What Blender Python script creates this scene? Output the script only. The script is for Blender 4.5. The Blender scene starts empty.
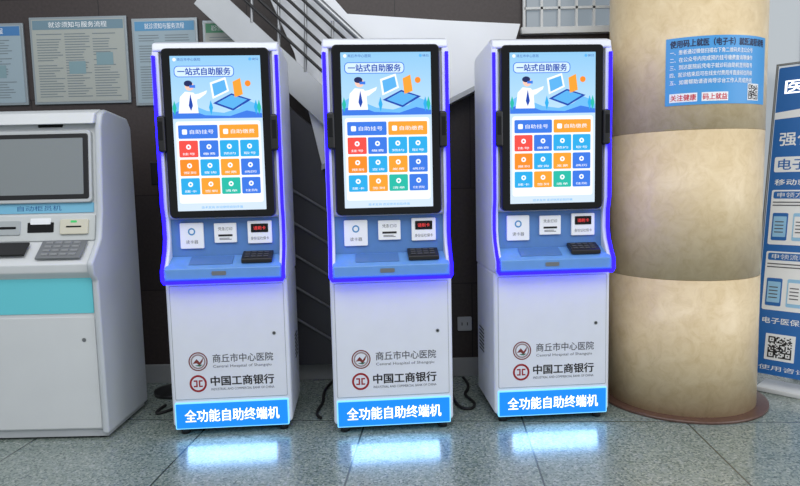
import bpy, bmesh, math, random
from mathutils import Matrix, Vector
random.seed(4)
scene = bpy.context.scene
try:
    scene.view_settings.view_transform = 'Standard'
except Exception:
    pass

# ---------------------------------------------------------------- materials
def lin(c):
    return tuple(((v/255)/12.92 if v/255 <= .04045 else ((v/255+.055)/1.055)**2.4) for v in c)
MATS = {}
def mat(name, col, rough=.5, metal=0., emis=0., spec=.5, noise=0.0, nscale=20, coat=0):
    if name in MATS: return MATS[name]
    m = bpy.data.materials.new(name); m.use_nodes = True
    nt = m.node_tree; b = nt.nodes['Principled BSDF']
    c = lin(col)+(1,)
    b.inputs['Base Color'].default_value = c
    b.inputs['Roughness'].default_value = rough
    b.inputs['Metallic'].default_value = metal
    b.inputs['Specular IOR Level'].default_value = spec
    b.inputs['Coat Weight'].default_value = coat
    if emis > 0:
        b.inputs['Base Color'].default_value = (c[0]*.1, c[1]*.1, c[2]*.1, 1)
        b.inputs['Emission Color'].default_value = c
        b.inputs['Emission Strength'].default_value = emis
    elif noise > 0:
        tc = nt.nodes.new('ShaderNodeTexCoord'); n = nt.nodes.new('ShaderNodeTexNoise')
        n.inputs['Scale'].default_value = nscale; n.inputs['Detail'].default_value = 6
        r = nt.nodes.new('ShaderNodeValToRGB')
        r.color_ramp.elements[0].position = .3; r.color_ramp.elements[1].position = .7
        r.color_ramp.elements[0].color = tuple(v*(1-noise) for v in c[:3])+(1,)
        r.color_ramp.elements[1].color = tuple(min(1, v*(1+noise)) for v in c[:3])+(1,)
        nt.links.new(tc.outputs['Object'], n.inputs['Vector'])
        nt.links.new(n.outputs['Fac'], r.inputs['Fac'])
        nt.links.new(r.outputs['Color'], b.inputs['Base Color'])
    MATS[name] = m
    return m

WHITE = mat('white_powder_coat', (220, 224, 234), .35, noise=.02, nscale=8)
OFFW = mat('offwhite_panel', (204, 209, 221), .35, noise=.02, nscale=8)
GREYP = mat('grey_paint', (176, 180, 184), .45, noise=.04, nscale=8)
BLACKG = mat('black_glass', (5, 6, 8), .06, spec=.35)
BLACKP = mat('black_plastic', (18, 18, 21), .4)
DARK = mat('dark_gap', (40, 42, 46), .6)
STEEL = mat('steel', (150, 152, 155), .3, metal=.9)
BLUEP = mat('blue_panel', (82, 126, 186), .4, noise=.04)
BLUES = mat('blue_shelf', (100, 150, 214), .3, noise=.04)
LED = mat('blue_led', (24, 14, 255), emis=7.5, spec=0.0)
LABEL = mat('label_lightbox', (12, 112, 200), .4, emis=1.7)
LABELW = mat('label_edge_light', (120, 200, 250), .4, emis=1.5)
TXW = mat('lit_white', (255, 255, 255), .4, emis=1.5)
PAPER = mat('paper', (238, 240, 243), .6)
INK = mat('black_ink', (22, 20, 24), .6)
INKG = mat('grey_ink', (80, 82, 90), .6)
INKR = mat('red_ink', (150, 22, 34), .5)
INKDR = mat('maroon_ink', (120, 50, 48), .5)
RUBBER = mat('rubber', (26, 26, 28), .7)

def sm(name, c, e=1.05): return mat('screen_'+name, c, .3, emis=e, spec=.2)
S_BLUE = sm('blue', (60, 120, 225)); S_OR = sm('orange', (250, 160, 50)); S_RED = sm('red', (238, 80, 72))
S_CY = sm('cyan', (45, 170, 230)); S_GR = sm('teal', (40, 185, 165)); S_YE = sm('amber', (252, 140, 40))
S_W = sm('white', (246, 250, 255)); S_NAVY = sm('navy', (30, 70, 170)); S_SKY = sm('sky', (90, 175, 235))
S_PALE = sm('pale', (208, 232, 250)); S_DK = sm('dark', (30, 40, 90)); S_SKIN = sm('skin', (250, 200, 180))

# ---------------------------------------------------------------- helpers
XF = Matrix.Identity(4)
def mkobj(name, me, m, parent, smooth=False):
    me.transform(XF)
    if m: me.materials.append(m)
    o = bpy.data.objects.new(name, me); scene.collection.objects.link(o)
    if parent: o.parent = parent
    if smooth:
        for p in me.polygons: p.use_smooth = True
    return o
def frombm(name, bm, m, parent, smooth=False):
    bmesh.ops.recalc_face_normals(bm, faces=bm.faces)
    me = bpy.data.meshes.new(name); bm.to_mesh(me); bm.free()
    return mkobj(name, me, m, parent, smooth)
def bev(o, w, seg=3):
    if w > 0:
        md = o.modifiers.new('bevel', 'BEVEL'); md.width = w; md.segments = seg
        md.limit_method = 'ANGLE'; md.angle_limit = math.radians(35)
        for p in o.data.polygons: p.use_smooth = True
        wn = o.modifiers.new('wn', 'WEIGHTED_NORMAL'); wn.keep_sharp = True
    return o
def box(name, x0, x1, y0, y1, z0, z1, m, parent=None, b=0.0, seg=3):
    bm = bmesh.new(); bmesh.ops.create_cube(bm, size=1)
    for v in bm.verts:
        v.co = Vector(((x0+x1)/2+v.co.x*(x1-x0), (y0+y1)/2+v.co.y*(y1-y0), (z0+z1)/2+v.co.z*(z1-z0)))
    return bev(frombm(name, bm, m, parent), b, seg)
def prism(name, pts, a0, a1, m, parent=None, axis='x', b=0.0):
    """pts in (y,z) extruded along x, or (x,z) extruded along y"""
    bm = bmesh.new()
    f = (lambda p, a: (a, p[0], p[1])) if axis == 'x' else (lambda p, a: (p[0], a, p[1]))
    A = [bm.verts.new(f(p, a0)) for p in pts]; B = [bm.verts.new(f(p, a1)) for p in pts]
    bm.faces.new(A); bm.faces.new(B[::-1]); n = len(pts)
    for i in range(n): bm.faces.new((A[i], A[(i+1) % n], B[(i+1) % n], B[i]))
    return bev(frombm(name, bm, m, parent), b)
def rr(cx, cz, w, h, r, k=6):
    r = min(r, w/2-1e-5, h/2-1e-5); out = []
    for (sx, sz, a) in ((1, 1, 0), (-1, 1, 90), (-1, -1, 180), (1, -1, 270)):
        for i in range(k+1):
            t = math.radians(a+90*i/k)
            out.append((cx+sx*(w/2-r)+r*math.cos(t), cz+sz*(h/2-r)+r*math.sin(t)))
    return out
def rrect(name, cx, cz, w, h, r, yf, depth, m, parent=None, b=0.0):
    return prism(name, rr(cx, cz, w, h, r), yf, yf+depth, m, parent, axis='y', b=b)
def disc(name, cx, cz, r, y, m, parent=None, r0=0, n=28, sz=1.0):
    bm = bmesh.new()
    O = [bm.verts.new((cx+r*math.cos(2*math.pi*i/n), y, cz+sz*r*math.sin(2*math.pi*i/n))) for i in range(n)]
    if r0 > 0:
        I = [bm.verts.new((cx+r0*math.cos(2*math.pi*i/n), y, cz+sz*r0*math.sin(2*math.pi*i/n))) for i in range(n)]
        for i in range(n): bm.faces.new((O[i], O[(i+1) % n], I[(i+1) % n], I[i]))
    else: bm.faces.new(O)
    me = bpy.data.meshes.new(name); bm.to_mesh(me); bm.free()
    return mkobj(name, me, m, parent)
def poly(name, pts, y, m, parent=None):
    bm = bmesh.new(); bm.faces.new([bm.verts.new((p[0], y, p[1])) for p in pts])
    me = bpy.data.meshes.new(name); bm.to_mesh(me); bm.free()
    return mkobj(name, me, m, parent)
def bars(name, rects, y, m, parent=None):
    """many flat rectangles (x0,x1,z0,z1) in one mesh"""
    bm = bmesh.new()
    for (x0, x1, z0, z1) in rects:
        bm.faces.new([bm.verts.new(c) for c in ((x0, y, z0), (x1, y, z0), (x1, y, z1), (x0, y, z1))])
    me = bpy.data.meshes.new(name); bm.to_mesh(me); bm.free()
    return mkobj(name, me, m, parent)
def cyl(name, x, y, z0, z1, r, m, parent=None, n=24):
    bm = bmesh.new(); bmesh.ops.create_cone(bm, cap_ends=True, segments=n, radius1=r, radius2=r, depth=z1-z0)
    for v in bm.verts: v.co += Vector((x, y, (z0+z1)/2))
    o = frombm(name, bm, m, parent)
    for p in o.data.polygons: p.use_smooth = len(p.vertices) == 4
    return o
def tube(name, pts, r, m, parent=None, cyclic=False, smooth=False):
    cu = bpy.data.curves.new(name, 'CURVE'); cu.dimensions = '3D'; cu.bevel_depth = r; cu.bevel_resolution = 4
    cu.use_fill_caps = True
    if smooth:
        s = cu.splines.new('NURBS'); s.points.add(len(pts)-1)
        for i, p in enumerate(pts): s.points[i].co = tuple(p)+(1,)
        s.order_u = 4; s.use_endpoint_u = True; s.resolution_u = 8
    else:
        s = cu.splines.new('POLY'); s.points.add(len(pts)-1)
        for i, p in enumerate(pts): s.points[i].co = tuple(p)+(1,)
    s.use_cyclic_u = cyclic
    o = bpy.data.objects.new(name+'_c', cu); scene.collection.objects.link(o)
    bpy.context.view_layer.update()
    me = bpy.data.meshes.new_from_object(o.evaluated_get(bpy.context.evaluated_depsgraph_get()))
    bpy.data.objects.remove(o)
    me.name = name; me.materials.clear()
    return mkobj(name, me, m, parent, True)
def text(name, s, x0, x1, z, h, y, m, parent=None, bold=0.0, fit=True, bend=None):
    """text spanning x0..x1, centred on z, height h, in the XZ plane at y facing -Y"""
    cu = bpy.data.curves.new(name, 'FONT'); cu.body = s; cu.size = 1
    cu.resolution_u = 2
    o = bpy.data.objects.new(name+'_t', cu); scene.collection.objects.link(o)
    bpy.context.view_layer.update()
    me = bpy.data.meshes.new_from_object(o.evaluated_get(bpy.context.evaluated_depsgraph_get()))
    bpy.data.objects.remove(o)
    me.materials.clear(); me.name = name
    if len(me.vertices):
        xs = [v.co.x for v in me.vertices]; ys = [v.co.y for v in me.vertices]
        a, b_, c, d = min(xs), max(xs), min(ys), max(ys)
        sx = (x1-x0)/max(1e-6, b_-a); sy = h/max(1e-6, d-c)
        flat = [(x0+(v.co.x-a)*sx, z+(v.co.y-(c+d)/2)*sy) for v in me.vertices]
        if bold > 0:      # heavier strokes: stack slightly shifted copies of the glyphs
            q = bold*h
            V = []; F = []; faces = [tuple(p.vertices) for p in me.polygons]
            for k, (dx, dz) in enumerate(((0, 0), (q, 0), (-q, 0), (0, q*.7), (0, -q*.7))):
                o_ = len(V)
                V += [(X+dx, Z+dz, k*.00003) for X, Z in flat]; F += [tuple(i+o_ for i in f) for f in faces]
            me = bpy.data.meshes.new(name)
            me.from_pydata([tuple(bend(X, Z)*(1) + Vector((0, -e, 0))) if bend else (X, y-e, Z) for X, Z, e in V], [], F)
        else:
            for v, (X, Z) in zip(me.vertices, flat):
                v.co = bend(X, Z) if bend else Vector((X, y, Z))
    return mkobj(name, me, m, parent)
def empty(name, loc=(0, 0, 0), rz=0):
    e = bpy.data.objects.new(name, None); scene.collection.objects.link(e)
    e.location = loc; e.rotation_euler = (0, 0, rz); e.empty_display_size = .2
    return e

# ---------------------------------------------------------------- floor
def floor_material():
    m = bpy.data.materials.new('terrazzo_floor'); m.use_nodes = True; nt = m.node_tree
    N = nt.nodes; L = nt.links; b = N['Principled BSDF']
    tc = N.new('ShaderNodeTexCoord')
    vor = N.new('ShaderNodeTexVoronoi'); vor.inputs['Scale'].default_value = 120
    L.new(tc.outputs['Object'], vor.inputs['Vector'])
    sep = N.new('ShaderNodeSeparateColor'); L.new(vor.outputs['Color'], sep.inputs['Color'])
    r = N.new('ShaderNodeValToRGB'); r.color_ramp.interpolation = 'CONSTANT'
    e = r.color_ramp.elements
    e[0].position = 0; e[0].color = lin((108, 124, 118))+(1,)
    e[1].position = .25; e[1].color = lin((134, 147, 141))+(1,)
    x = e.new(.6); x.color = lin((148, 159, 152))+(1,)
    x = e.new(.84); x.color = lin((168, 176, 168))+(1,)
    x = e.new(.95); x.color = lin((88, 102, 98))+(1,)
    L.new(sep.outputs[0], r.inputs['Fac'])
    n = N.new('ShaderNodeTexNoise'); n.inputs['Scale'].default_value = 1.6; n.inputs['Detail'].default_value = 5
    L.new(tc.outputs['Object'], n.inputs['Vector'])
    r2 = N.new('ShaderNodeValToRGB'); r2.color_ramp.elements[0].color = (.76, .76, .76, 1); r2.color_ramp.elements[1].color = (1.02, 1.02, 1.02, 1)
    L.new(n.outputs['Fac'], r2.inputs['Fac'])
    mx = N.new('ShaderNodeMix'); mx.data_type = 'RGBA'; mx.blend_type = 'MULTIPLY'; mx.inputs[0].default_value = 1
    L.new(r.outputs['Color'], mx.inputs[6]); L.new(r2.outputs['Color'], mx.inputs[7])
    mp = N.new('ShaderNodeMapping'); mp.inputs['Location'].default_value = (.42, .18, 0); mp.inputs['Rotation'].default_value = (0, 0, math.radians(4))
    L.new(tc.outputs['Object'], mp.inputs['Vector'])
    br = N.new('ShaderNodeTexBrick'); br.offset = 0; br.inputs['Scale'].default_value = 1
    br.inputs['Brick Width'].default_value = .82; br.inputs['Row Height'].default_value = .82
    br.inputs['Mortar Size'].default_value = .005; br.inputs['Mortar Smooth'].default_value = .2
    L.new(mp.outputs['Vector'], br.inputs['Vector'])
    m2 = N.new('ShaderNodeMix'); m2.data_type = 'RGBA'; L.new(br.outputs['Fac'], m2.inputs[0])
    L.new(mx.outputs[2], m2.inputs[6]); m2.inputs[7].default_value = lin((66, 76, 74))+(1,)
    L.new(m2.outputs[2], b.inputs['Base Color'])
    n3 = N.new('ShaderNodeTexNoise'); n3.inputs['Scale'].default_value = 9
    L.new(tc.outputs['Object'], n3.inputs['Vector'])
    mr = N.new('ShaderNodeMapRange'); mr.inputs[3].default_value = .14; mr.inputs[4].default_value = .26
    L.new(n3.outputs['Fac'], mr.inputs[0]); L.new(mr.outputs[0], b.inputs['Roughness'])
    b.inputs['IOR'].default_value = 2.0
    return m
box('floor', -6, 6, -4, 4.1, -.1, 0, floor_material())

# ---------------------------------------------------------------- back wall
def wall_material():
    m = bpy.data.materials.new('dark_granite_tiles'); m.use_nodes = True; nt = m.node_tree
    N = nt.nodes; L = nt.links; b = N['Principled BSDF']
    tc = N.new('ShaderNodeTexCoord')
    sep = N.new('ShaderNodeSeparateXYZ'); com = N.new('ShaderNodeCombineXYZ')
    L.new(tc.outputs['Object'], sep.inputs[0]); L.new(sep.outputs[0], com.inputs[0]); L.new(sep.outputs[2], com.inputs[1])
    br = N.new('ShaderNodeTexBrick'); br.offset = .5; br.inputs['Scale'].default_value = 1
    br.inputs['Brick Width'].default_value = .9; br.inputs['Row Height'].default_value = .6; br.inputs['Mortar Size'].default_value = .003
    br.inputs['Color1'].default_value = lin((62, 54, 53))+(1,); br.inputs['Color2'].default_value = lin((54, 48, 48))+(1,)
    br.inputs['Mortar'].default_value = lin((30, 27, 28))+(1,)
    L.new(com.outputs[0], br.inputs['Vector'])
    n = N.new('ShaderNodeTexNoise'); n.inputs['Scale'].default_value = 60; L.new(tc.outputs['Object'], n.inputs['Vector'])
    r = N.new('ShaderNodeValToRGB'); r.color_ramp.elements[0].color = (.6, .6, .6, 1); r.color_ramp.elements[1].color = (1.3, 1.3, 1.3, 1)
    L.new(n.outputs['Fac'], r.inputs['Fac'])
    mx = N.new('ShaderNodeMix'); mx.data_type = 'RGBA'; mx.blend_type = 'MULTIPLY'; mx.inputs[0].default_value = 1
    L.new(br.outputs['Color'], mx.inputs[6]); L.new(r.outputs['Color'], mx.inputs[7])
    L.new(mx.outputs[2], b.inputs['Base Color']); b.inputs['Roughness'].default_value = .4
    b.inputs['Specular IOR Level'].default_value = .35
    return m
YW = 3.85
box('wall_back', -6, 6, YW, YW+.2, 0, 3.4, wall_material())
box('baseboard_back', -6, 1.9, YW-.02, YW, 0, .12, mat('skirting', (150, 152, 154), .4), b=.004)

# window high on the wall
w = empty('window_1', (0, 0, 0))
FR = mat('window_frame_white', (206, 208, 208), .4)
box('daylight_glass', .80, 1.84, YW-.015, YW-.005, 2.16, 2.9, mat('daylight_glass', (150, 162, 172), .2, emis=.7), w)
box('frame_bottom', .76, 1.86, YW-.05, YW, 2.12, 2.16, FR, w, b=.004)
box('frame_top', .76, 1.86, YW-.05, YW, 2.90, 2.94, FR, w, b=.004)
for i in range(11):
    x = .78+i*.105
    box('bar_%d' % i, x-.007, x+.007, YW-.045, YW-.02, 2.16, 2.9, FR, w)
for i in range(5):
    z = 2.27+i*.13
    box('cross_bar_%d' % i, .78, 1.84, YW-.045, YW-.02, z-.007, z+.007, FR, w)

# glazed bright entrance door on the right of the pillar
d = empty('door_1')
box('glass', 1.98, 3.6, YW-.03, YW-.01, .08, 2.7, mat('bright_glass', (176, 184, 190), .15, emis=.8), d)
for i, x in enumerate((1.96, 2.5, 3.05, 3.6)):
    box('stile_%d' % i, x-.03, x+.03, YW-.06, YW, 0, 2.76, STEEL, d, b=.004)
box('top_rail', 1.93, 3.63, YW-.06, YW, 2.7, 2.76, STEEL, d, b=.004)
box('bottom_rail', 1.93, 3.63, YW-.06, YW, 0, .08, STEEL, d, b=.004)

# staircase behind the kiosks
st = empty('staircase')
SW = mat('stair_white_plaster', (230, 233, 238), .6, noise=.03, nscale=3)
SG = mat('stair_grey_panel', (110, 112, 118), .5, noise=.08, nscale=4)
prism('stringer', [(-.46, 1.36), (.66, 1.90), (.74, 2.16), (.30, 2.19), (-.28, 2.24), (-.50, 2.5), (-.80, 2.5), (-.60, 2.02)], 3.72, YW, SW, st, axis='y', b=.004)
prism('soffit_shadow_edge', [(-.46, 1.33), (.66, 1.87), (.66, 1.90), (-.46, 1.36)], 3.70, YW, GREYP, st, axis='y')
prism('balustrade_panel', [(-1.16, 2.30), (-1.06, 2.42), (-.16, 1.56), (-.30, 1.46)], 3.66, 3.70, GREYP, st, axis='y', b=.003)
prism('landing_panel', [(-.72, .12), (-.72, 1.78), (-.30, 1.40), (-.30, .12)], 3.76, YW, mat('stair_side', (66, 66, 72), .4), st, axis='y', b=.003)
for i in range(6):
    o = .07+i*.055
    tube('rail_%d' % i, [(-1.06+o*.7, 3.64, 2.40+o*.75), (-.20+o*.7, 3.64, 1.58+o*.75)], .009 if i < 5 else .02, STEEL if i == 5 else BLACKP, st)
for i in range(6):
    x = -.98+i*.15
    tube('baluster_%d' % i, [(x, 3.665, 2.33-(x+.98)*.95), (x+.02, 3.645, 2.75-(x+.98)*.95)], .010, STEEL, st)
for i in range(5):
    tube('lower_rail_%d' % i, [(-.72, 3.75, 1.26-i*.2), (-.28, 3.75, .98-i*.2)], .008, SG, st)

# posters
def poster(x0, x1, z0, z1, bg, head, seed, cols=3):
    rnd = random.Random(seed)
    e = empty('wall_poster', ((x0+x1)/2, YW, (z0+z1)/2)); W = x1-x0; H = z1-z0
    box('frame', -W/2, W/2, -.015, 0, -H/2, H/2, mat('poster_frame', (140, 150, 156), .3, metal=.3), e, b=.003)
    rrect('sheet', 0, 0, W-.03, H-.03, .003, -.017, .002, bg, e)
    bars('header_band', [(-W/2+.02, W/2-.02, H/2-.075, H/2-.02)], -.0176, head, e)
    text('title', '就诊须知与服务流程', -W*.3, W*.3, H/2-.047, .034, -.0182, PAPER, e)
    R = []
    cw = (W-.08)/cols
    for c in range(cols):
        z = H/2-.10
        while z > -H/2+.035:
            if rnd.random() > .08:
                R.append((-W/2+.04+c*cw, -W/2+.04+c*cw+cw*rnd.uniform(.55, .93), z-.005, z))
            z -= .0155
    bars('text_lines', R, -.0178, mat('poster_ink', (112, 124, 130), .6), e)
    bars('pictures', [(-W/2+.04+c*cw+cw*.1, -W/2+.04+c*cw+cw*.7, -.03-.05*c % .1, .045-.05*c % .1) for c in range(1, cols)], -.0181,
         mat('poster_pic', (120, 148, 156), .6), e)
P1 = mat('poster_sheet_pale', (160, 165, 160), .5); P2 = mat('poster_sheet_bluish', (146, 164, 174), .5)
poster(-2.86, -2.26, 1.77, 2.26, P2, mat('poster_blue', (60, 116, 170), .5), 1, 2)
poster(-2.22, -1.63, 1.77, 2.29, P1, mat('poster_grey_blue', (104, 132, 146), .5), 2, 3)
poster(-1.60, -1.20, 1.75, 2.27, P2, mat('poster_blue_band', (80, 140, 180), .5), 3, 2)
poster(-1.17, -.90, 1.68, 2.25, P1, mat('poster_green', (60, 132, 96), .5), 5, 1)

# ---------------------------------------------------------------- kiosk
def screen_bg_mat():
    m = bpy.data.materials.new('screen_background'); m.use_nodes = True; nt = m.node_tree; N = nt.nodes; L = nt.links
    b = N['Principled BSDF']; b.inputs['Base Color'].default_value = (.02, .02, .03, 1); b.inputs['Roughness'].default_value = .2
    b.inputs['Specular IOR Level'].default_value = .3
    tc = N.new('ShaderNodeTexCoord'); s = N.new('ShaderNodeSeparateXYZ'); L.new(tc.outputs['Object'], s.inputs[0])
    mr = N.new('ShaderNodeMapRange'); mr.inputs[1].default_value = 1.1; mr.inputs[2].default_value = 1.835; L.new(s.outputs[2], mr.inputs[0])
    r = N.new('ShaderNodeValToRGB'); e = r.color_ramp.elements
    e[0].position = 0; e[0].color = lin((214, 232, 250))+(1,)
    e[1].position = 1; e[1].color = lin((142, 202, 242))+(1,)
    x = e.new(.5); x.color = lin((214, 234, 252))+(1,)
    x = e.new(.66); x.color = lin((182, 222, 250))+(1,)
    L.new(mr.outputs[0], r.inputs[0]); L.new(r.outputs[0], b.inputs['Emission Color']); b.inputs['Emission Strength'].default_value = 1.05
    return m
SBG = screen_bg_mat()

def build_kiosk(K):
    box('lower_cabinet', -.30, .30, 0, .45, .045, .775, WHITE, K, b=.018, seg=4)
    rrect('cabinet_door', 0, .465, .555, .56, .006, -.003, .01, WHITE, K, b=.0015)
    rrect('door_gap', 0, .465, .561, .566, .007, -.0008, .01, mat('seam', (168, 172, 178), .5), K)
    disc('door_lock', .225, .50, .009, -.0045, STEEL, K); disc('lock_slot', .225, .50, .004, -.005, BLACKP, K)
    box('plinth', -.27, .27, .03, .43, .025, .05, BLACKP, K)
    for i, (x, y) in enumerate(((-.25, .045), (.25, .045), (-.25, .40), (.25, .40))):
        cyl('foot_%d' % i, x, y, 0, .03, .022, RUBBER, K)
    prism('upper_core', [(.06, .77), (.065, 1.06), (.035, 1.075), (.03, 1.86), (.05, 1.885), (.43, 1.875), (.45, 1.8), (.45, .77)], -.275, .275, OFFW, K, b=.006)
    cheek = [(.45, .77), (-.02, .77), (-.052, .79), (-.055, .825), (-.02, .87), (.012, .92), (.028, .98), (.026, 1.07), (.012, 1.12), (.008, 1.845), (.02, 1.875), (.05, 1.892), (.43, 1.88), (.45, 1.86)]
    prism('side_panel_left', cheek, -.302, -.268, WHITE, K, b=.008)
    prism('side_panel_right', cheek, .268, .302, WHITE, K, b=.008)
    prism('top_cap', [(.004, 1.862), (.01, 1.888), (.05, 1.902), (.43, 1.89), (.45, 1.87), (.45, 1.85), (.004, 1.85)], -.298, .298, WHITE, K, b=.008)
    half = [(.001, 1.83), (.003, 1.13), (.019, 1.07), (.021, .98), (.005, .925), (-.027, .872), (-.059, .828), (-.061, .785)]
    L_ = [(-.291, y, z) for y, z in half]; R_ = [(.291, y, z) for y, z in half[::-1]]
    tube('led_strip', L_+[(-.283, -.061, .771)]+[(.283, -.061, .771)]+R_, .0088, LED, K)
    for s in (-1, 1):
        for i in range(7):
            box('vent', s*.3025-.0008, s*.3025+.0008, .25, .37, .30+i*.02, .306+i*.02, DARK, K)
    # screen
    rrect('monitor_frame', 0, 1.47, .510, .79, .022, -.002, .04, BLACKG, K, b=.004)
    rrect('monitor_rim', 0, 1.47, .516, .797, .026, .008, .03, mat('dark_rim', (60, 62, 68), .35, metal=.5), K, b=.003)
    y = -.0025
    rrect('display', 0, 1.4675, .428, .722, .002, y, .002, SBG, K)
    y1, y2, y3 = y-.0006, y-.0011, y-.0016
    disc('header_logo', -.193, 1.812, .008, y1, S_W, K)
    text('header_title', '商丘市中心医院', -.18, -.07, 1.812, .014, y1, S_NAVY, K)
    disc('header_dot', .165, 1.812, .007, y1, S_SKY, K)
    text('header_time', '08:52', .175, .205, 1.812, .01, y1, S_NAVY, K)
    rrect('slogan_banner', -.055, 1.757, .285, .052, .02, y1, .0004, S_BLUE, K)
    rrect('slogan_banner_in', -.055, 1.757, .277, .045, .017, y1-.0002, .0002, S_PALE, K)
    text('screen_slogan', '一站式自助服务', -.18, .07, 1.757, .034, y2, S_NAVY, K, bold=.03)
    poly('hill', [(-.213, 1.545), (-.213, 1.60), (-.17, 1.625), (-.11, 1.60), (-.05, 1.575), (.03, 1.565), (.1, 1.585), (.15, 1.62), (.2, 1.60), (.213, 1.58), (.213, 1.545)], y1, sm('hill', (110, 185, 245)), K)
    poly('hill_front', [(-.213, 1.54), (-.213, 1.57), (-.14, 1.585), (-.06, 1.555), (.06, 1.55), (.14, 1.575), (.213, 1.56), (.213, 1.54)], y1-.0002, S_BLUE, K)
    poly('doctor_coat', [(-.185, 1.565), (-.175, 1.64), (-.15, 1.665), (-.11, 1.66), (-.085, 1.63), (-.05, 1.655), (-.045, 1.67), (-.085, 1.655), (-.095, 1.62), (-.09, 1.565)], y2, S_W, K)
    disc('doctor_head', -.128, 1.69, .021, y2, S_SKIN, K); disc('doctor_hair', -.133, 1.702, .020, y3, S_DK, K, sz=.7)
    bars('doctor_visor', [(-.128, -.100, 1.682, 1.695)], y3, S_BLUE, K)
    poly('doctor_tie', [(-.135, 1.60), (-.125, 1.655), (-.115, 1.60), (-.125, 1.575)], y3, S_NAVY, K)
    poly('laptop_base', [(-.02, 1.61), (.075, 1.575), (.165, 1.625), (.07, 1.655)], y2, S_NAVY, K)
    poly('laptop_keys', [(.0, 1.611), (.075, 1.584), (.145, 1.625), (.07, 1.647)], y3, S_SKY, K)
    poly('laptop_screen', [(-.02, 1.63), (.06, 1.665), (.045, 1.73), (-.03, 1.705)], y3, S_W, K)
    poly('laptop_screen_in', [(-.012, 1.642), (.05, 1.67), (.04, 1.718), (-.02, 1.698)], y3-.0004, S_SKY, K)
    poly('phone_shape', [(.085, 1.635), (.125, 1.65), (.115, 1.725), (.078, 1.708)], y3, S_OR, K)
    disc('coin', .15, 1.70, .014, y2, S_YE, K)
    for i, x in enumerate((-.203, .185, .2, -.03)):
        poly('leaf_%d' % i, [(x, 1.555), (x-.010, 1.59), (x, 1.625), (x+.010, 1.59)], y2, S_CY if i % 2 else S_GR, K)
    rrect('menu_card', 0, 1.335, .405, .385, .012, y-.0004, .0004, S_W, K)
    def button(nm, x0, x1, z0, z1, m, label, wide=False):
        rrect('button_'+nm, (x0+x1)/2, (z0+z1)/2, x1-x0, z1-z0, .006, y2, .0004, m, K)
        if wide:
            rrect('icon_'+nm, x0+.03, (z0+z1)/2, .024, .024, .005, y3, .0002, S_W, K)
            text('label_'+nm, label, x0+.055, x1-.02, (z0+z1)/2, .02, y3, S_W, K)
        else:
            disc('icon_'+nm, (x0+x1)/2, z0+(z1-z0)*.62, .012, y3, S_W, K, r0=.005, n=14)
            text('label_'+nm, label, x0+.016, x1-.016, z0+(z1-z0)*.2, .0115, y3, S_W, K)
    button('register', -.192, -.004, 1.447, 1.510, S_BLUE, '自助挂号', True)
    button('payment', .004, .192, 1.447, 1.510, S_OR, '自助缴费', True)
    gx = [-.192+c*.0975 for c in range(4)]
    rows = [(1.360, 1.438), (1.272, 1.350), (1.184, 1.262)]
    grid = [[S_RED, S_BLUE, S_CY, S_CY], [S_YE, S_CY, S_OR, S_BLUE], [S_CY, S_OR, S_GR, S_BLUE]]
    labs = [['挂号', '缴费', '预约', '取号'], ['报到', '查询', '发票', '病历'], ['建卡', '签到', '清单', '住院']]
    for r in range(3):
        for c in range(4):
            button('g%d%d' % (r, c), gx[c], gx[c]+.0905, rows[r][0], rows[r][1], grid[r][c], labs[r][c])
    text('footer', '技术支持 欢迎使用自助终端', -.10, .10, 1.122, .012, y1, S_SKY, K)
    for s in (-1, 1):
        sd = 'left' if s < 0 else 'right'
        box('reader_'+sd, s*.270-.019, s*.270+.019, -.022, .03, 1.385, 1.555, BLACKP, K, b=.010)
        box('reader_window_'+sd, s*.270-.011, s*.270+.011, -.0232, -.018, 1.44, 1.53, BLACKG, K, b=.002)
    # device panel
    prism('device_panel', [(.052, 1.065), (.045, .885), (.07, .88), (.08, 1.065)], -.268, .268, BLUEP, K)
    yp = .040
    rrect('card_reader_plate', -.165, .985, .115, .125, .006, yp-.004, .012, PAPER, K, b=.002)
    disc('card_reader_mark', -.165, 1.005, .018, yp-.0045, mat('teal_ink', (70, 140, 190), .5), K, r0=.011)
    text('card_reader_text', '读卡器', -.195, -.135, .955, .018, yp-.0045, INKG, K)
    rrect('printer_plate', 0, .995, .11, .095, .004, yp-.004, .012, PAPER, K, b=.002)
    bars('printer_slot', [(-.035, .035, .978, .988)], yp-.0046, INK, K)
    text('printer_text', '凭条打印', -.035, .035, 1.015, .018, yp-.0045, INKG, K)
    bars('printer_lines', [(-.03, .03, .962, .965), (-.03, .02, .968, .971)], yp-.0046, INKG, K)
    rrect('id_reader_plate', .17, .995, .12, .11, .004, yp-.004, .012, PAPER, K, b=.002)
    rrect('id_reader_display', .17, 1.015, .085, .042, .003, yp-.006, .004, BLACKG, K)
    text('id_reader_readout', '请刷卡', .14, .20, 1.015, .018, yp-.0065, mat('red_readout', (240, 60, 60), emis=1.2), K)
    text('id_reader_text', '身份证社保卡', .125, .215, .965, .016, yp-.0045, INKG, K)
    # shelf
    prism('shelf', [(.055, .888), (-.045, .845), (-.062, .835), (-.062, .785), (-.05, .773), (.07, .773), (.07, .888)], -.280, .280, BLUES, K, b=.004)
    prism('shelf_tray', [(.035, .884), (-.035, .854), (-.035, .850), (.035, .880)], -.17, .04, mat('tray_blue', (78, 118, 176), .35), K, b=.001)
    prism('pin_pad', [(.040, .888), (-.04, .853), (-.04, .872), (-.03, .880), (.035, .905), (.040, .90)], .085, .235, BLACKP, K, b=.005)
    for r in range(3):
        for c in range(4):
            yy = .022-r*.021; zz = .9075-(.035-yy)*.385
            box('key', .10+c*.031, .122+c*.031, yy-.007, yy+.007, zz-.004, zz-.0005, INKG, K)
    rrect('tray_badge', -.02, .812, .07, .02, .006, -.0635, .003, STEEL, K)
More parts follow.
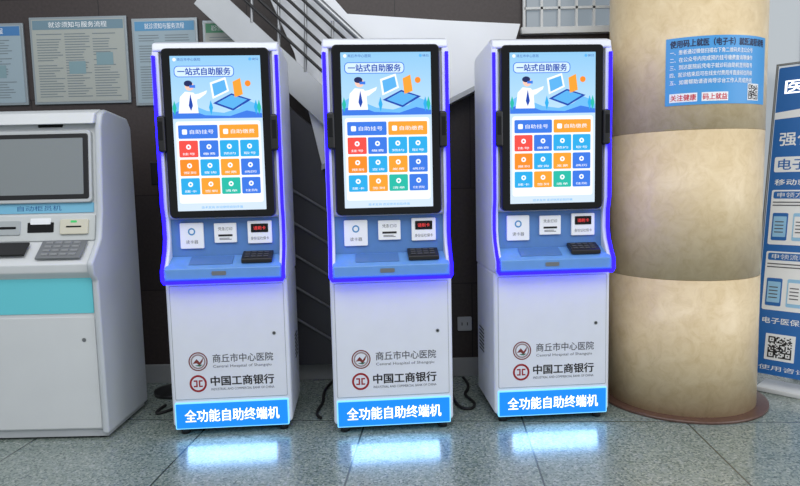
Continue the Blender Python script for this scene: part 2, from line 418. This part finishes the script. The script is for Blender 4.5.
    # cabinet graphics
    yg = -.0036
    disc('hospital_emblem_ring', -.158, .372, .047, yg, INKDR, K, r0=.041, n=40)
    disc('hospital_emblem_inner', -.158, .372, .037, yg, mat('emblem_grey', (150, 130, 130), .5), K, r0=.030, n=36)
    poly('hospital_emblem_wave', [(-.185, .362), (-.165, .385), (-.15, .368), (-.132, .392), (-.136, .372), (-.15, .352), (-.165, .364)], yg, INKDR, K)
    poly('hospital_emblem_bird', [(-.175, .352), (-.150, .347), (-.135, .356), (-.155, .357)], yg, mat('emblem_green', (60, 110, 90), .5), K)
    text('hospital_name', '商丘市中心医院', -.085, .215, .385, .042, yg, INKG, K, bold=.012)
    text('hospital_name_english', 'Central Hospital of Shangqiu', -.085, .205, .343, .018, yg, INKG, K)
    disc('bank_emblem_ring', -.163, .262, .043, yg, INKR, K, r0=.033, n=40)
    bars('bank_emblem', [(-.185, -.166, .272, .279), (-.160, -.141, .272, .279), (-.185, -.166, .245, .252), (-.160, -.141, .245, .252), (-.173, -.166, .252, .272), (-.160, -.153, .252, .272)], yg, INKR, K)
    text('bank_name', '中国工商银行', -.10, .215, .272, .048, yg, INK, K, bold=.03)
    text('bank_name_english', 'INDUSTRIAL AND COMMERCIAL BANK OF CHINA', -.10, .215, .231, .012, yg, INKG, K)
    rrect('lightbox_surround', 0, .103, .568, .132, .006, -.010, .02, LABELW, K, b=.002)
    rrect('lightbox', 0, .103, .556, .122, .004, -.0115, .01, LABEL, K)
    text('lightbox_text', '全功能自助终端机', -.235, .235, .103, .062, -.0122, TXW, K, bold=.018)

first = empty('self_service_kiosk')
build_kiosk(first)
KP = [(-.862, 2.99, 4), (-.048, 2.97, 4.3), (.766, 3.06, 3.8)]
SC = (1, 1, 1.017)
first.location = (KP[0][0], KP[0][1], 0); first.rotation_euler = (0, 0, math.radians(4)); first.scale = (.99, 1, 1.02)
kids = list(first.children)
for (x, y, a) in KP[1:]:
    e = empty('self_service_kiosk', (x, y, 0), math.radians(a)); e.scale = SC
    for k in kids:
        c = k.copy(); c.parent = e; scene.collection.objects.link(c)

# ---------------------------------------------------------------- bank machine on the left
A = empty('bank_teller_machine', (-1.785, 2.96, 0), math.radians(0)); A.scale = (1, 1, 1.015)
CR = mat('machine_cream', (210, 213, 215), .4, noise=.02, nscale=6)
CR2 = mat('machine_side_grey', (190, 195, 200), .4, noise=.02, nscale=6)
TEAL = mat('machine_teal_band', (104, 204, 216), .4)
prof = [(0, .05), (0, .80), (-.035, .835), (-.04, .875), (.0, .905), (.075, .975), (.105, 1.12), (.145, 1.52), (.165, 1.575), (.20, 1.60), (.42, 1.585), (.45, 1.55), (.45, .05)]
prism('body', prof, -.285, .285, CR, A, b=.006)
chk = [(-.015, .03), (-.018, .79), (-.055, .83), (-.062, .88), (-.02, .92), (.045, .99), (.075, 1.12), (.115, 1.53), (.14, 1.595), (.19, 1.62), (.43, 1.60), (.47, 1.55), (.47, .03)]
prism('side_panel_left', chk, -.315, -.282, CR2, A, b=.012)
prism('side_panel_right', chk, .282, .315, CR2, A, b=.012)
prism('top_hood', [(.10, 1.545), (.125, 1.60), (.19, 1.622), (.43, 1.602), (.43, 1.57), (.16, 1.55)], -.285, .285, CR, A, b=.006)
box('plinth', -.30, .30, .01, .45, .012, .05, GREYP, A)
for i, (x, y) in enumerate(((-.26, .05), (.26, .05), (-.26, .42), (.26, .42))):
    cyl('foot_%d' % i, x, y, 0, .03, .025, RUBBER, A)
rrect('teal_band', -.005, .732, .565, .20, .004, -.004, .008, TEAL, A)
rrect('lower_door', 0, .335, .555, .555, .006, -.004, .01, CR, A, b=.002)
disc('door_lock', .22, .50, .010, -.0055, STEEL, A)
tilt = math.atan2(.04, .40)
XF = Matrix.Translation((0, .105, 1.12)) @ Matrix.Rotation(-tilt, 4, 'X')
rrect('screen_bezel', .01, .220, .50, .355, .02, -.022, .04, mat('bezel_grey', (186, 190, 192), .4), A, b=.006)
rrect('screen_frame', .015, .220, .465, .32, .012, -.026, .02, BLACKP, A, b=.004)
rrect('screen_glass', .015, .220, .415, .275, .004, -.0275, .01, mat('screen_reflection_grey', (130, 136, 138), .12), A)  # greyish reflected light is put into the glass colour
rrect('bank_strip', .01, .018, .50, .048, .003, -.006, .01, mat('strip_blue', (120, 185, 215), .4), A)
text('bank_strip_text', '自动柜员机', -.12, .10, .018, .026, -.0066, mat('strip_ink', (30, 90, 150), .5), A)
rrect('camera_window', .05, .430, .12, .028, .006, -.004, .01, BLACKG, A)
tilt2 = math.atan2(.03, .145)
XF = Matrix.Translation((0, .075, .975)) @ Matrix.Rotation(-tilt2, 4, 'X')
rrect('fascia', 0, .066, .54, .125, .006, -.008, .012, mat('fascia', (200, 204, 204), .4), A, b=.002)
rrect('receipt_unit', -.175, .07, .15, .07, .006, -.014, .01, mat('u1', (170, 176, 178), .4), A, b=.002)
rrect('receipt_slot', -.175, .07, .11, .012, .003, -.0155, .01, BLACKG, A)
rrect('card_unit', .17, .07, .14, .075, .008, -.020, .02, mat('u2', (208, 204, 186), .4), A, b=.004)
rrect('card_slot', .17, .07, .075, .007, .002, -.0215, .01, BLACKG, A)
rrect('green_lamp', .17, .095, .03, .01, .003, -.0215, .01, mat('green_lamp', (60, 200, 110), emis=.9), A)
rrect('receipt_slip_plate', 0, .07, .13, .05, .003, -.010, .01, BLACKG, A)
rrect('notice', 0, .10, .10, .03, .003, -.012, .01, PAPER, A)
XF = Matrix.Identity(4)
prism('keypad_tray', [(.062, .975), (-.025, .898), (-.028, .906), (.058, .983)], .02, .24, STEEL, A, b=.002)
for r in range(4):
    for c in range(4):
        t = .15+r*.22; yy = .060-.087*t; zz = .981-.077*t
        box('key', .045+c*.045, .078+c*.045, yy-.007, yy+.007, zz-.002, zz+.008, mat('keycap', (150, 152, 155), .4), A, b=.002)
prism('cash_slot', [(.05, .968), (-.01, .915), (-.013, .925), (.047, .978)], -.24, -.04, BLACKP, A, b=.002)
# ---------------------------------------------------------------- pillar
def pillar_mat():
    m = bpy.data.materials.new('beige_marble'); m.use_nodes = True; nt = m.node_tree; N = nt.nodes; L = nt.links
    b = N['Principled BSDF']; tc = N.new('ShaderNodeTexCoord')
    n = N.new('ShaderNodeTexNoise'); n.inputs['Scale'].default_value = 14; n.inputs['Detail'].default_value = 12; n.inputs['Distortion'].default_value = .8
    n.inputs['Roughness'].default_value = .7
    L.new(tc.outputs['Object'], n.inputs['Vector'])
    r = N.new('ShaderNodeValToRGB'); e = r.color_ramp.elements
    e[0].position = .3; e[0].color = lin((206, 182, 140))+(1,)
    e[1].position = .7; e[1].color = lin((228, 208, 172))+(1,)
    x = e.new(.5); x.color = lin((219, 197, 158))+(1,)
    L.new(n.outputs['Fac'], r.inputs[0]); L.new(r.outputs[0], b.inputs['Base Color'])
    b.inputs['Roughness'].default_value = .3; b.inputs['Specular IOR Level'].default_value = .45
    return m
PX, PY, PR = 1.572, 3.41, .39
P = empty('pillar', (PX, PY, 0))
PM = pillar_mat(); SEAM = mat('pillar_joint', (184, 162, 128), .5)
zc = [.0, .72, 1.47, 2.22, 3.4]
for i in range(4):
    cyl('drum_%d' % i, 0, 0, zc[i]+(.0012 if i else 0), zc[i+1]-(.0012 if i < 3 else 0), PR, PM, P, n=128)
cyl('core', 0, 0, .01, 3.39, PR-.003, SEAM, P, n=128)
RM = mat('brown_granite_ring', (98, 72, 62), .3, noise=.2, nscale=60)
cyl('base_ring', 0, 0, 0, .014, PR+.06, RM, P, n=96)

# curved sign on the pillar
S = empty('pillar_notice_sign', (PX, PY, 0))
camdir = math.atan2(-PY, -PX)            # bearing that faces the hall entrance
RS = PR+.004
def bend_at(rad):
    def f(X, Z):
        t = camdir + X/RS
        return Vector((rad*math.cos(t), rad*math.sin(t), Z))
    return f
def curved(name, x0, x1, z0, z1, rad, m, n=40):
    bm = bmesh.new(); f = bend_at(rad)
    vs = [(bm.verts.new(f(x0+(x1-x0)*i/n, z0)), bm.verts.new(f(x0+(x1-x0)*i/n, z1))) for i in range(n+1)]
    for i in range(n): bm.faces.new((vs[i][0], vs[i+1][0], vs[i+1][1], vs[i][1]))
    me = bpy.data.meshes.new(name); bm.to_mesh(me); bm.free()
    return mkobj(name, me, m, S, True)
xs0, xs1 = -.085, .46
zb = .055
curved('sheet', xs0, xs1, 1.535+zb, 1.86+zb, RS, mat('sign_blue', (66, 150, 214), .4))
INKB = mat('sign_ink', (14, 26, 70), .5)
text('title', '使用码上就医（电子卡）就医流程说明', xs0+.02, xs1-.03, 1.83+zb, .036, 0, INKB, S, bold=.03, bend=bend_at(RS+.001))
for i, s in enumerate(('一、患者通过微信扫描右下角二维码关注公众号', '二、在公众号内完成预约挂号缴费查询等操作',
                       '三、到达医院后凭电子就诊码自助机签到取号', '四、就诊结束后可在线支付费用并直接前往药房', '五、如需帮助请咨询导诊台工作人员或热线')):
    text('line_%d' % i, s, xs0+.02, xs1-.12, 1.79+zb-i*.036, .023, 0, PAPER, S, bold=.012, bend=bend_at(RS+.001))
SR = mat('sign_red', (206, 24, 60), .5)
curved('white_tag', xs0+.02, xs0+.145, 1.55+zb, 1.592+zb, RS+.0008, PAPER, 10)
text('tag_text', '关注健康', xs0+.025, xs0+.14, 1.571+zb, .030, 0, SR, S, bold=.02, bend=bend_at(RS+.0015))
curved('white_tag_wide', xs0+.165, xs0+.29, 1.55+zb, 1.592+zb, RS+.0008, PAPER, 10)
text('tag_text_wide', '码上就益', xs0+.17, xs0+.285, 1.571+zb, .030, 0, SR, S, bold=.02, bend=bend_at(RS+.0015))
def qr(f, x0, z0, s, name, parent, m):
    bm = bmesh.new(); n = 17; rnd = random.Random(9)
    for i in range(n):
        for j in range(n):
            corner = (i < 5 and j < 5) or (i > 11 and j < 5) or (i < 5 and j > 11)
            ii, jj = (i if i < 5 else i-12), (j if j < 5 else j-12)
            on = (ii in (0, 4) or jj in (0, 4) or (ii == 2 and jj == 2)) if corner else rnd.random() < .5
            if on:
                a = x0+s*i/n; c = z0+s*j/n; h = s/n
                bm.faces.new([bm.verts.new(f(*p)) for p in ((a, c), (a+h, c), (a+h, c+h), (a, c+h))])
    me = bpy.data.meshes.new(name); bm.to_mesh(me); bm.free(); mkobj(name, me, m, parent)
curved('qr_background', xs1-.145, xs1-.065, 1.552+zb, 1.632+zb, RS+.0008, PAPER, 10)
qr(bend_at(RS+.0015), xs1-.140, 1.557+zb, .07, 'qr_code', S, INK)

# ---------------------------------------------------------------- display board on the right
B = empty('display_board', (2.02, 3.50, 0), math.radians(-46))
lean = math.radians(-10.5)
XF = Matrix.Translation((0, 0, .05)) @ Matrix.Rotation(lean, 4, 'X')
BB = mat('board_blue', (30, 104, 180), .35); BL = mat('board_light_blue', (150, 200, 235), .4)
rrect('board', .42, .95, .80, 1.80, .01, 0, .012, BB, B)
tube('frame_tube', [(.008, .006, -.03), (.008, .006, 1.87), (.83, .006, 1.87), (.83, .006, -.03)], .009, STEEL, B)
poly('white_wave', [(.02, 1.54), (.02, 1.58), (.3, 1.61), (.82, 1.66), (.82, 1.58)], -.0008, PAPER, B)
text('board_title', '医保电子凭证', .06, .77, 1.73, .085, -.001, TXW, B, bold=.02)
text('board_slogan', '强化便民服务措施', .055, .79, 1.42, .080, -.001, PAPER, B, bold=.02)
rrect('subtitle_box', .42, 1.27, .76, .09, .01, -.001, .001, PAPER, B)
text('subtitle', '电子社保卡申领指南', .06, .76, 1.27, .065, -.002, BB, B, bold=.015)
text('strap', '移动就医服务全流程说明', .05, .68, 1.165, .035, -.001, PAPER, B, bold=.02)
for i, (z0, z1) in enumerate(((.80, 1.12), (.42, .76))):
    rrect('section_%d' % i, .42, (z0+z1)/2, .76, z1-z0, .01, -.001, .001, PAPER, B)
    rrect('section_head_%d' % i, .16, z1-.03, .22, .042, .01, -.002, .001, BB, B)
    text('section_title_%d' % i, ('申领方法', '申领流程')[i], .07, .25, z1-.03, .03, -.003, PAPER, B)
    for k in range(7):
        rrect('phone_%d_%d' % (i, k), .095+k*.105, z0+.105, .08, .16, .008, -.002, .001, BL if k % 2 else BB, B)
        rrect('phone_screen_%d_%d' % (i, k), .095+k*.105, z0+.105, .066, .12, .004, -.003, .001, PAPER if k % 2 else BL, B)
        bars('phone_lines_%d_%d' % (i, k), [(.07+k*.105, .115+k*.105, z0+.07+.02*j, z0+.076+.02*j) for j in range(4)], -.0035, INKG, B)
    bars('lines_%d' % i, [(.05, .72, z1-.075-.018*j, z1-.069-.018*j) for j in range(2)], -.0025, INKG, B)
text('note', '电子医保凭证查询使用', .05, .52, .36, .035, -.001, PAPER, B, bold=.015)
rrect('qr_card', .15, .21, .15, .15, .004, -.001, .001, PAPER, B)
qr(lambda X, Z: Vector((X, -.0025, Z)), .09, .15, .12, 'qr_code', B, INK)
text('note_small', '使用咨询申领', .05, .42, .09, .028, -.001, PAPER, B)
XF = Matrix.Identity(4)
box('base', .05, .86, -.03, .16, 0, .03, mat('board_base', (214, 216, 218), .4), B, b=.008)
tube('rear_strut', [(.42, .31, 1.6), (.42, .12, .02)], .012, STEEL, B)

# ---------------------------------------------------------------- odds and ends
for nm, pts in (('power_cable', [(.29, 3.60, .009), (.27, 3.30, .009), (.36, 3.18, .009), (.42, 3.34, .009), (.32, 3.48, .009), (.42, 3.60, .009), (.38, 3.78, .009)]),
                ('power_cable', [(-.44, 3.78, .009), (-.50, 3.55, .009), (-.42, 3.40, .009), (-.50, 3.22, .009), (-.44, 3.15, .009)]),
                ('power_cable', [(-1.24, 3.46, .009), (-1.32, 3.25, .009), (-1.40, 3.20, .009), (-1.36, 3.40, .009)])):
    tube(nm, pts, .008, RUBBER, None, smooth=True)
Q = empty('pole_stand', (-1.385, 3.65, 0))
cyl('base', 0, 0, 0, .02, .13, BLACKP, Q, n=36); cyl('pole', 0, 0, .02, 1.30, .013, BLACKP, Q)
box('tablet_holder', -.075, .075, -.02, .01, 1.26, 1.40, BLACKP, Q, b=.008)
cyl('hook_ring', 0, 0, .70, .74, .03, BLACKP, Q)
K2 = empty('power_outlet', (.40, YW, .34))
rrect('plate', 0, 0, .09, .09, .008, -.012, .012, GREYP, K2, b=.002)
bars('holes', [(-.02, -.014, -.01, .01), (.014, .02, -.01, .01)], -.0126, INK, K2)

# ---------------------------------------------------------------- lights
wd = bpy.data.worlds.new('world'); scene.world = wd; wd.use_nodes = True
bg = wd.node_tree.nodes['Background']; bg.inputs[0].default_value = (.89, .945, 1.0, 1); bg.inputs[1].default_value = .61
def area(name, loc, target, sx, sy, e, col=(1, 1, 1)):
    l = bpy.data.lights.new(name, 'AREA'); l.shape = 'RECTANGLE'; l.size = sx; l.size_y = sy; l.energy = e; l.color = col
    o = bpy.data.objects.new(name, l); scene.collection.objects.link(o); o.location = loc
    o.rotation_euler = (Vector(target)-Vector(loc)).to_track_quat('-Z', 'Y').to_euler()
    return o
area('overhead_key_light', (-.3, .6, 3.6), (0, 3, .6), 5, 2, 92, (1, .995, .99))  # added key light above the hall, no lamp fitting behind it
area('entrance_daylight', (4.6, 1.0, 2.2), (.8, 3.3, .8), 2.5, 3, 60, (.97, .98, 1))
# added light before each light box, standing in for its reflection on the floor
for (x, y, a) in KP:
    a = math.radians(a); fx, fy = math.sin(a), -math.cos(a)
    area('floor_glow_fill', (x+fx*.05, y+fy*.05, .085), (x+fx*.30, y+fy*.30, 0), .44, .09, .85, (.30, .58, 1))

# ---------------------------------------------------------------- camera
cam = bpy.data.cameras.new('camera'); co = bpy.data.objects.new('camera', cam); scene.collection.objects.link(co)
cam.sensor_width = 36; cam.lens = 36*620/800; cam.clip_start = .05
p = math.radians(5.5); th = math.radians(1.3)
f = Vector((0, math.cos(p), -math.sin(p))); r = Vector((1, 0, 0)); u = Vector((0, math.sin(p), math.cos(p)))
up = u*math.cos(th)+r*math.sin(th); rt = r*math.cos(th)-u*math.sin(th)
M = Matrix((rt, up, -f)).transposed().to_4x4(); M.translation = Vector((0, -.04, 1.24))
co.matrix_world = M
scene.camera = co
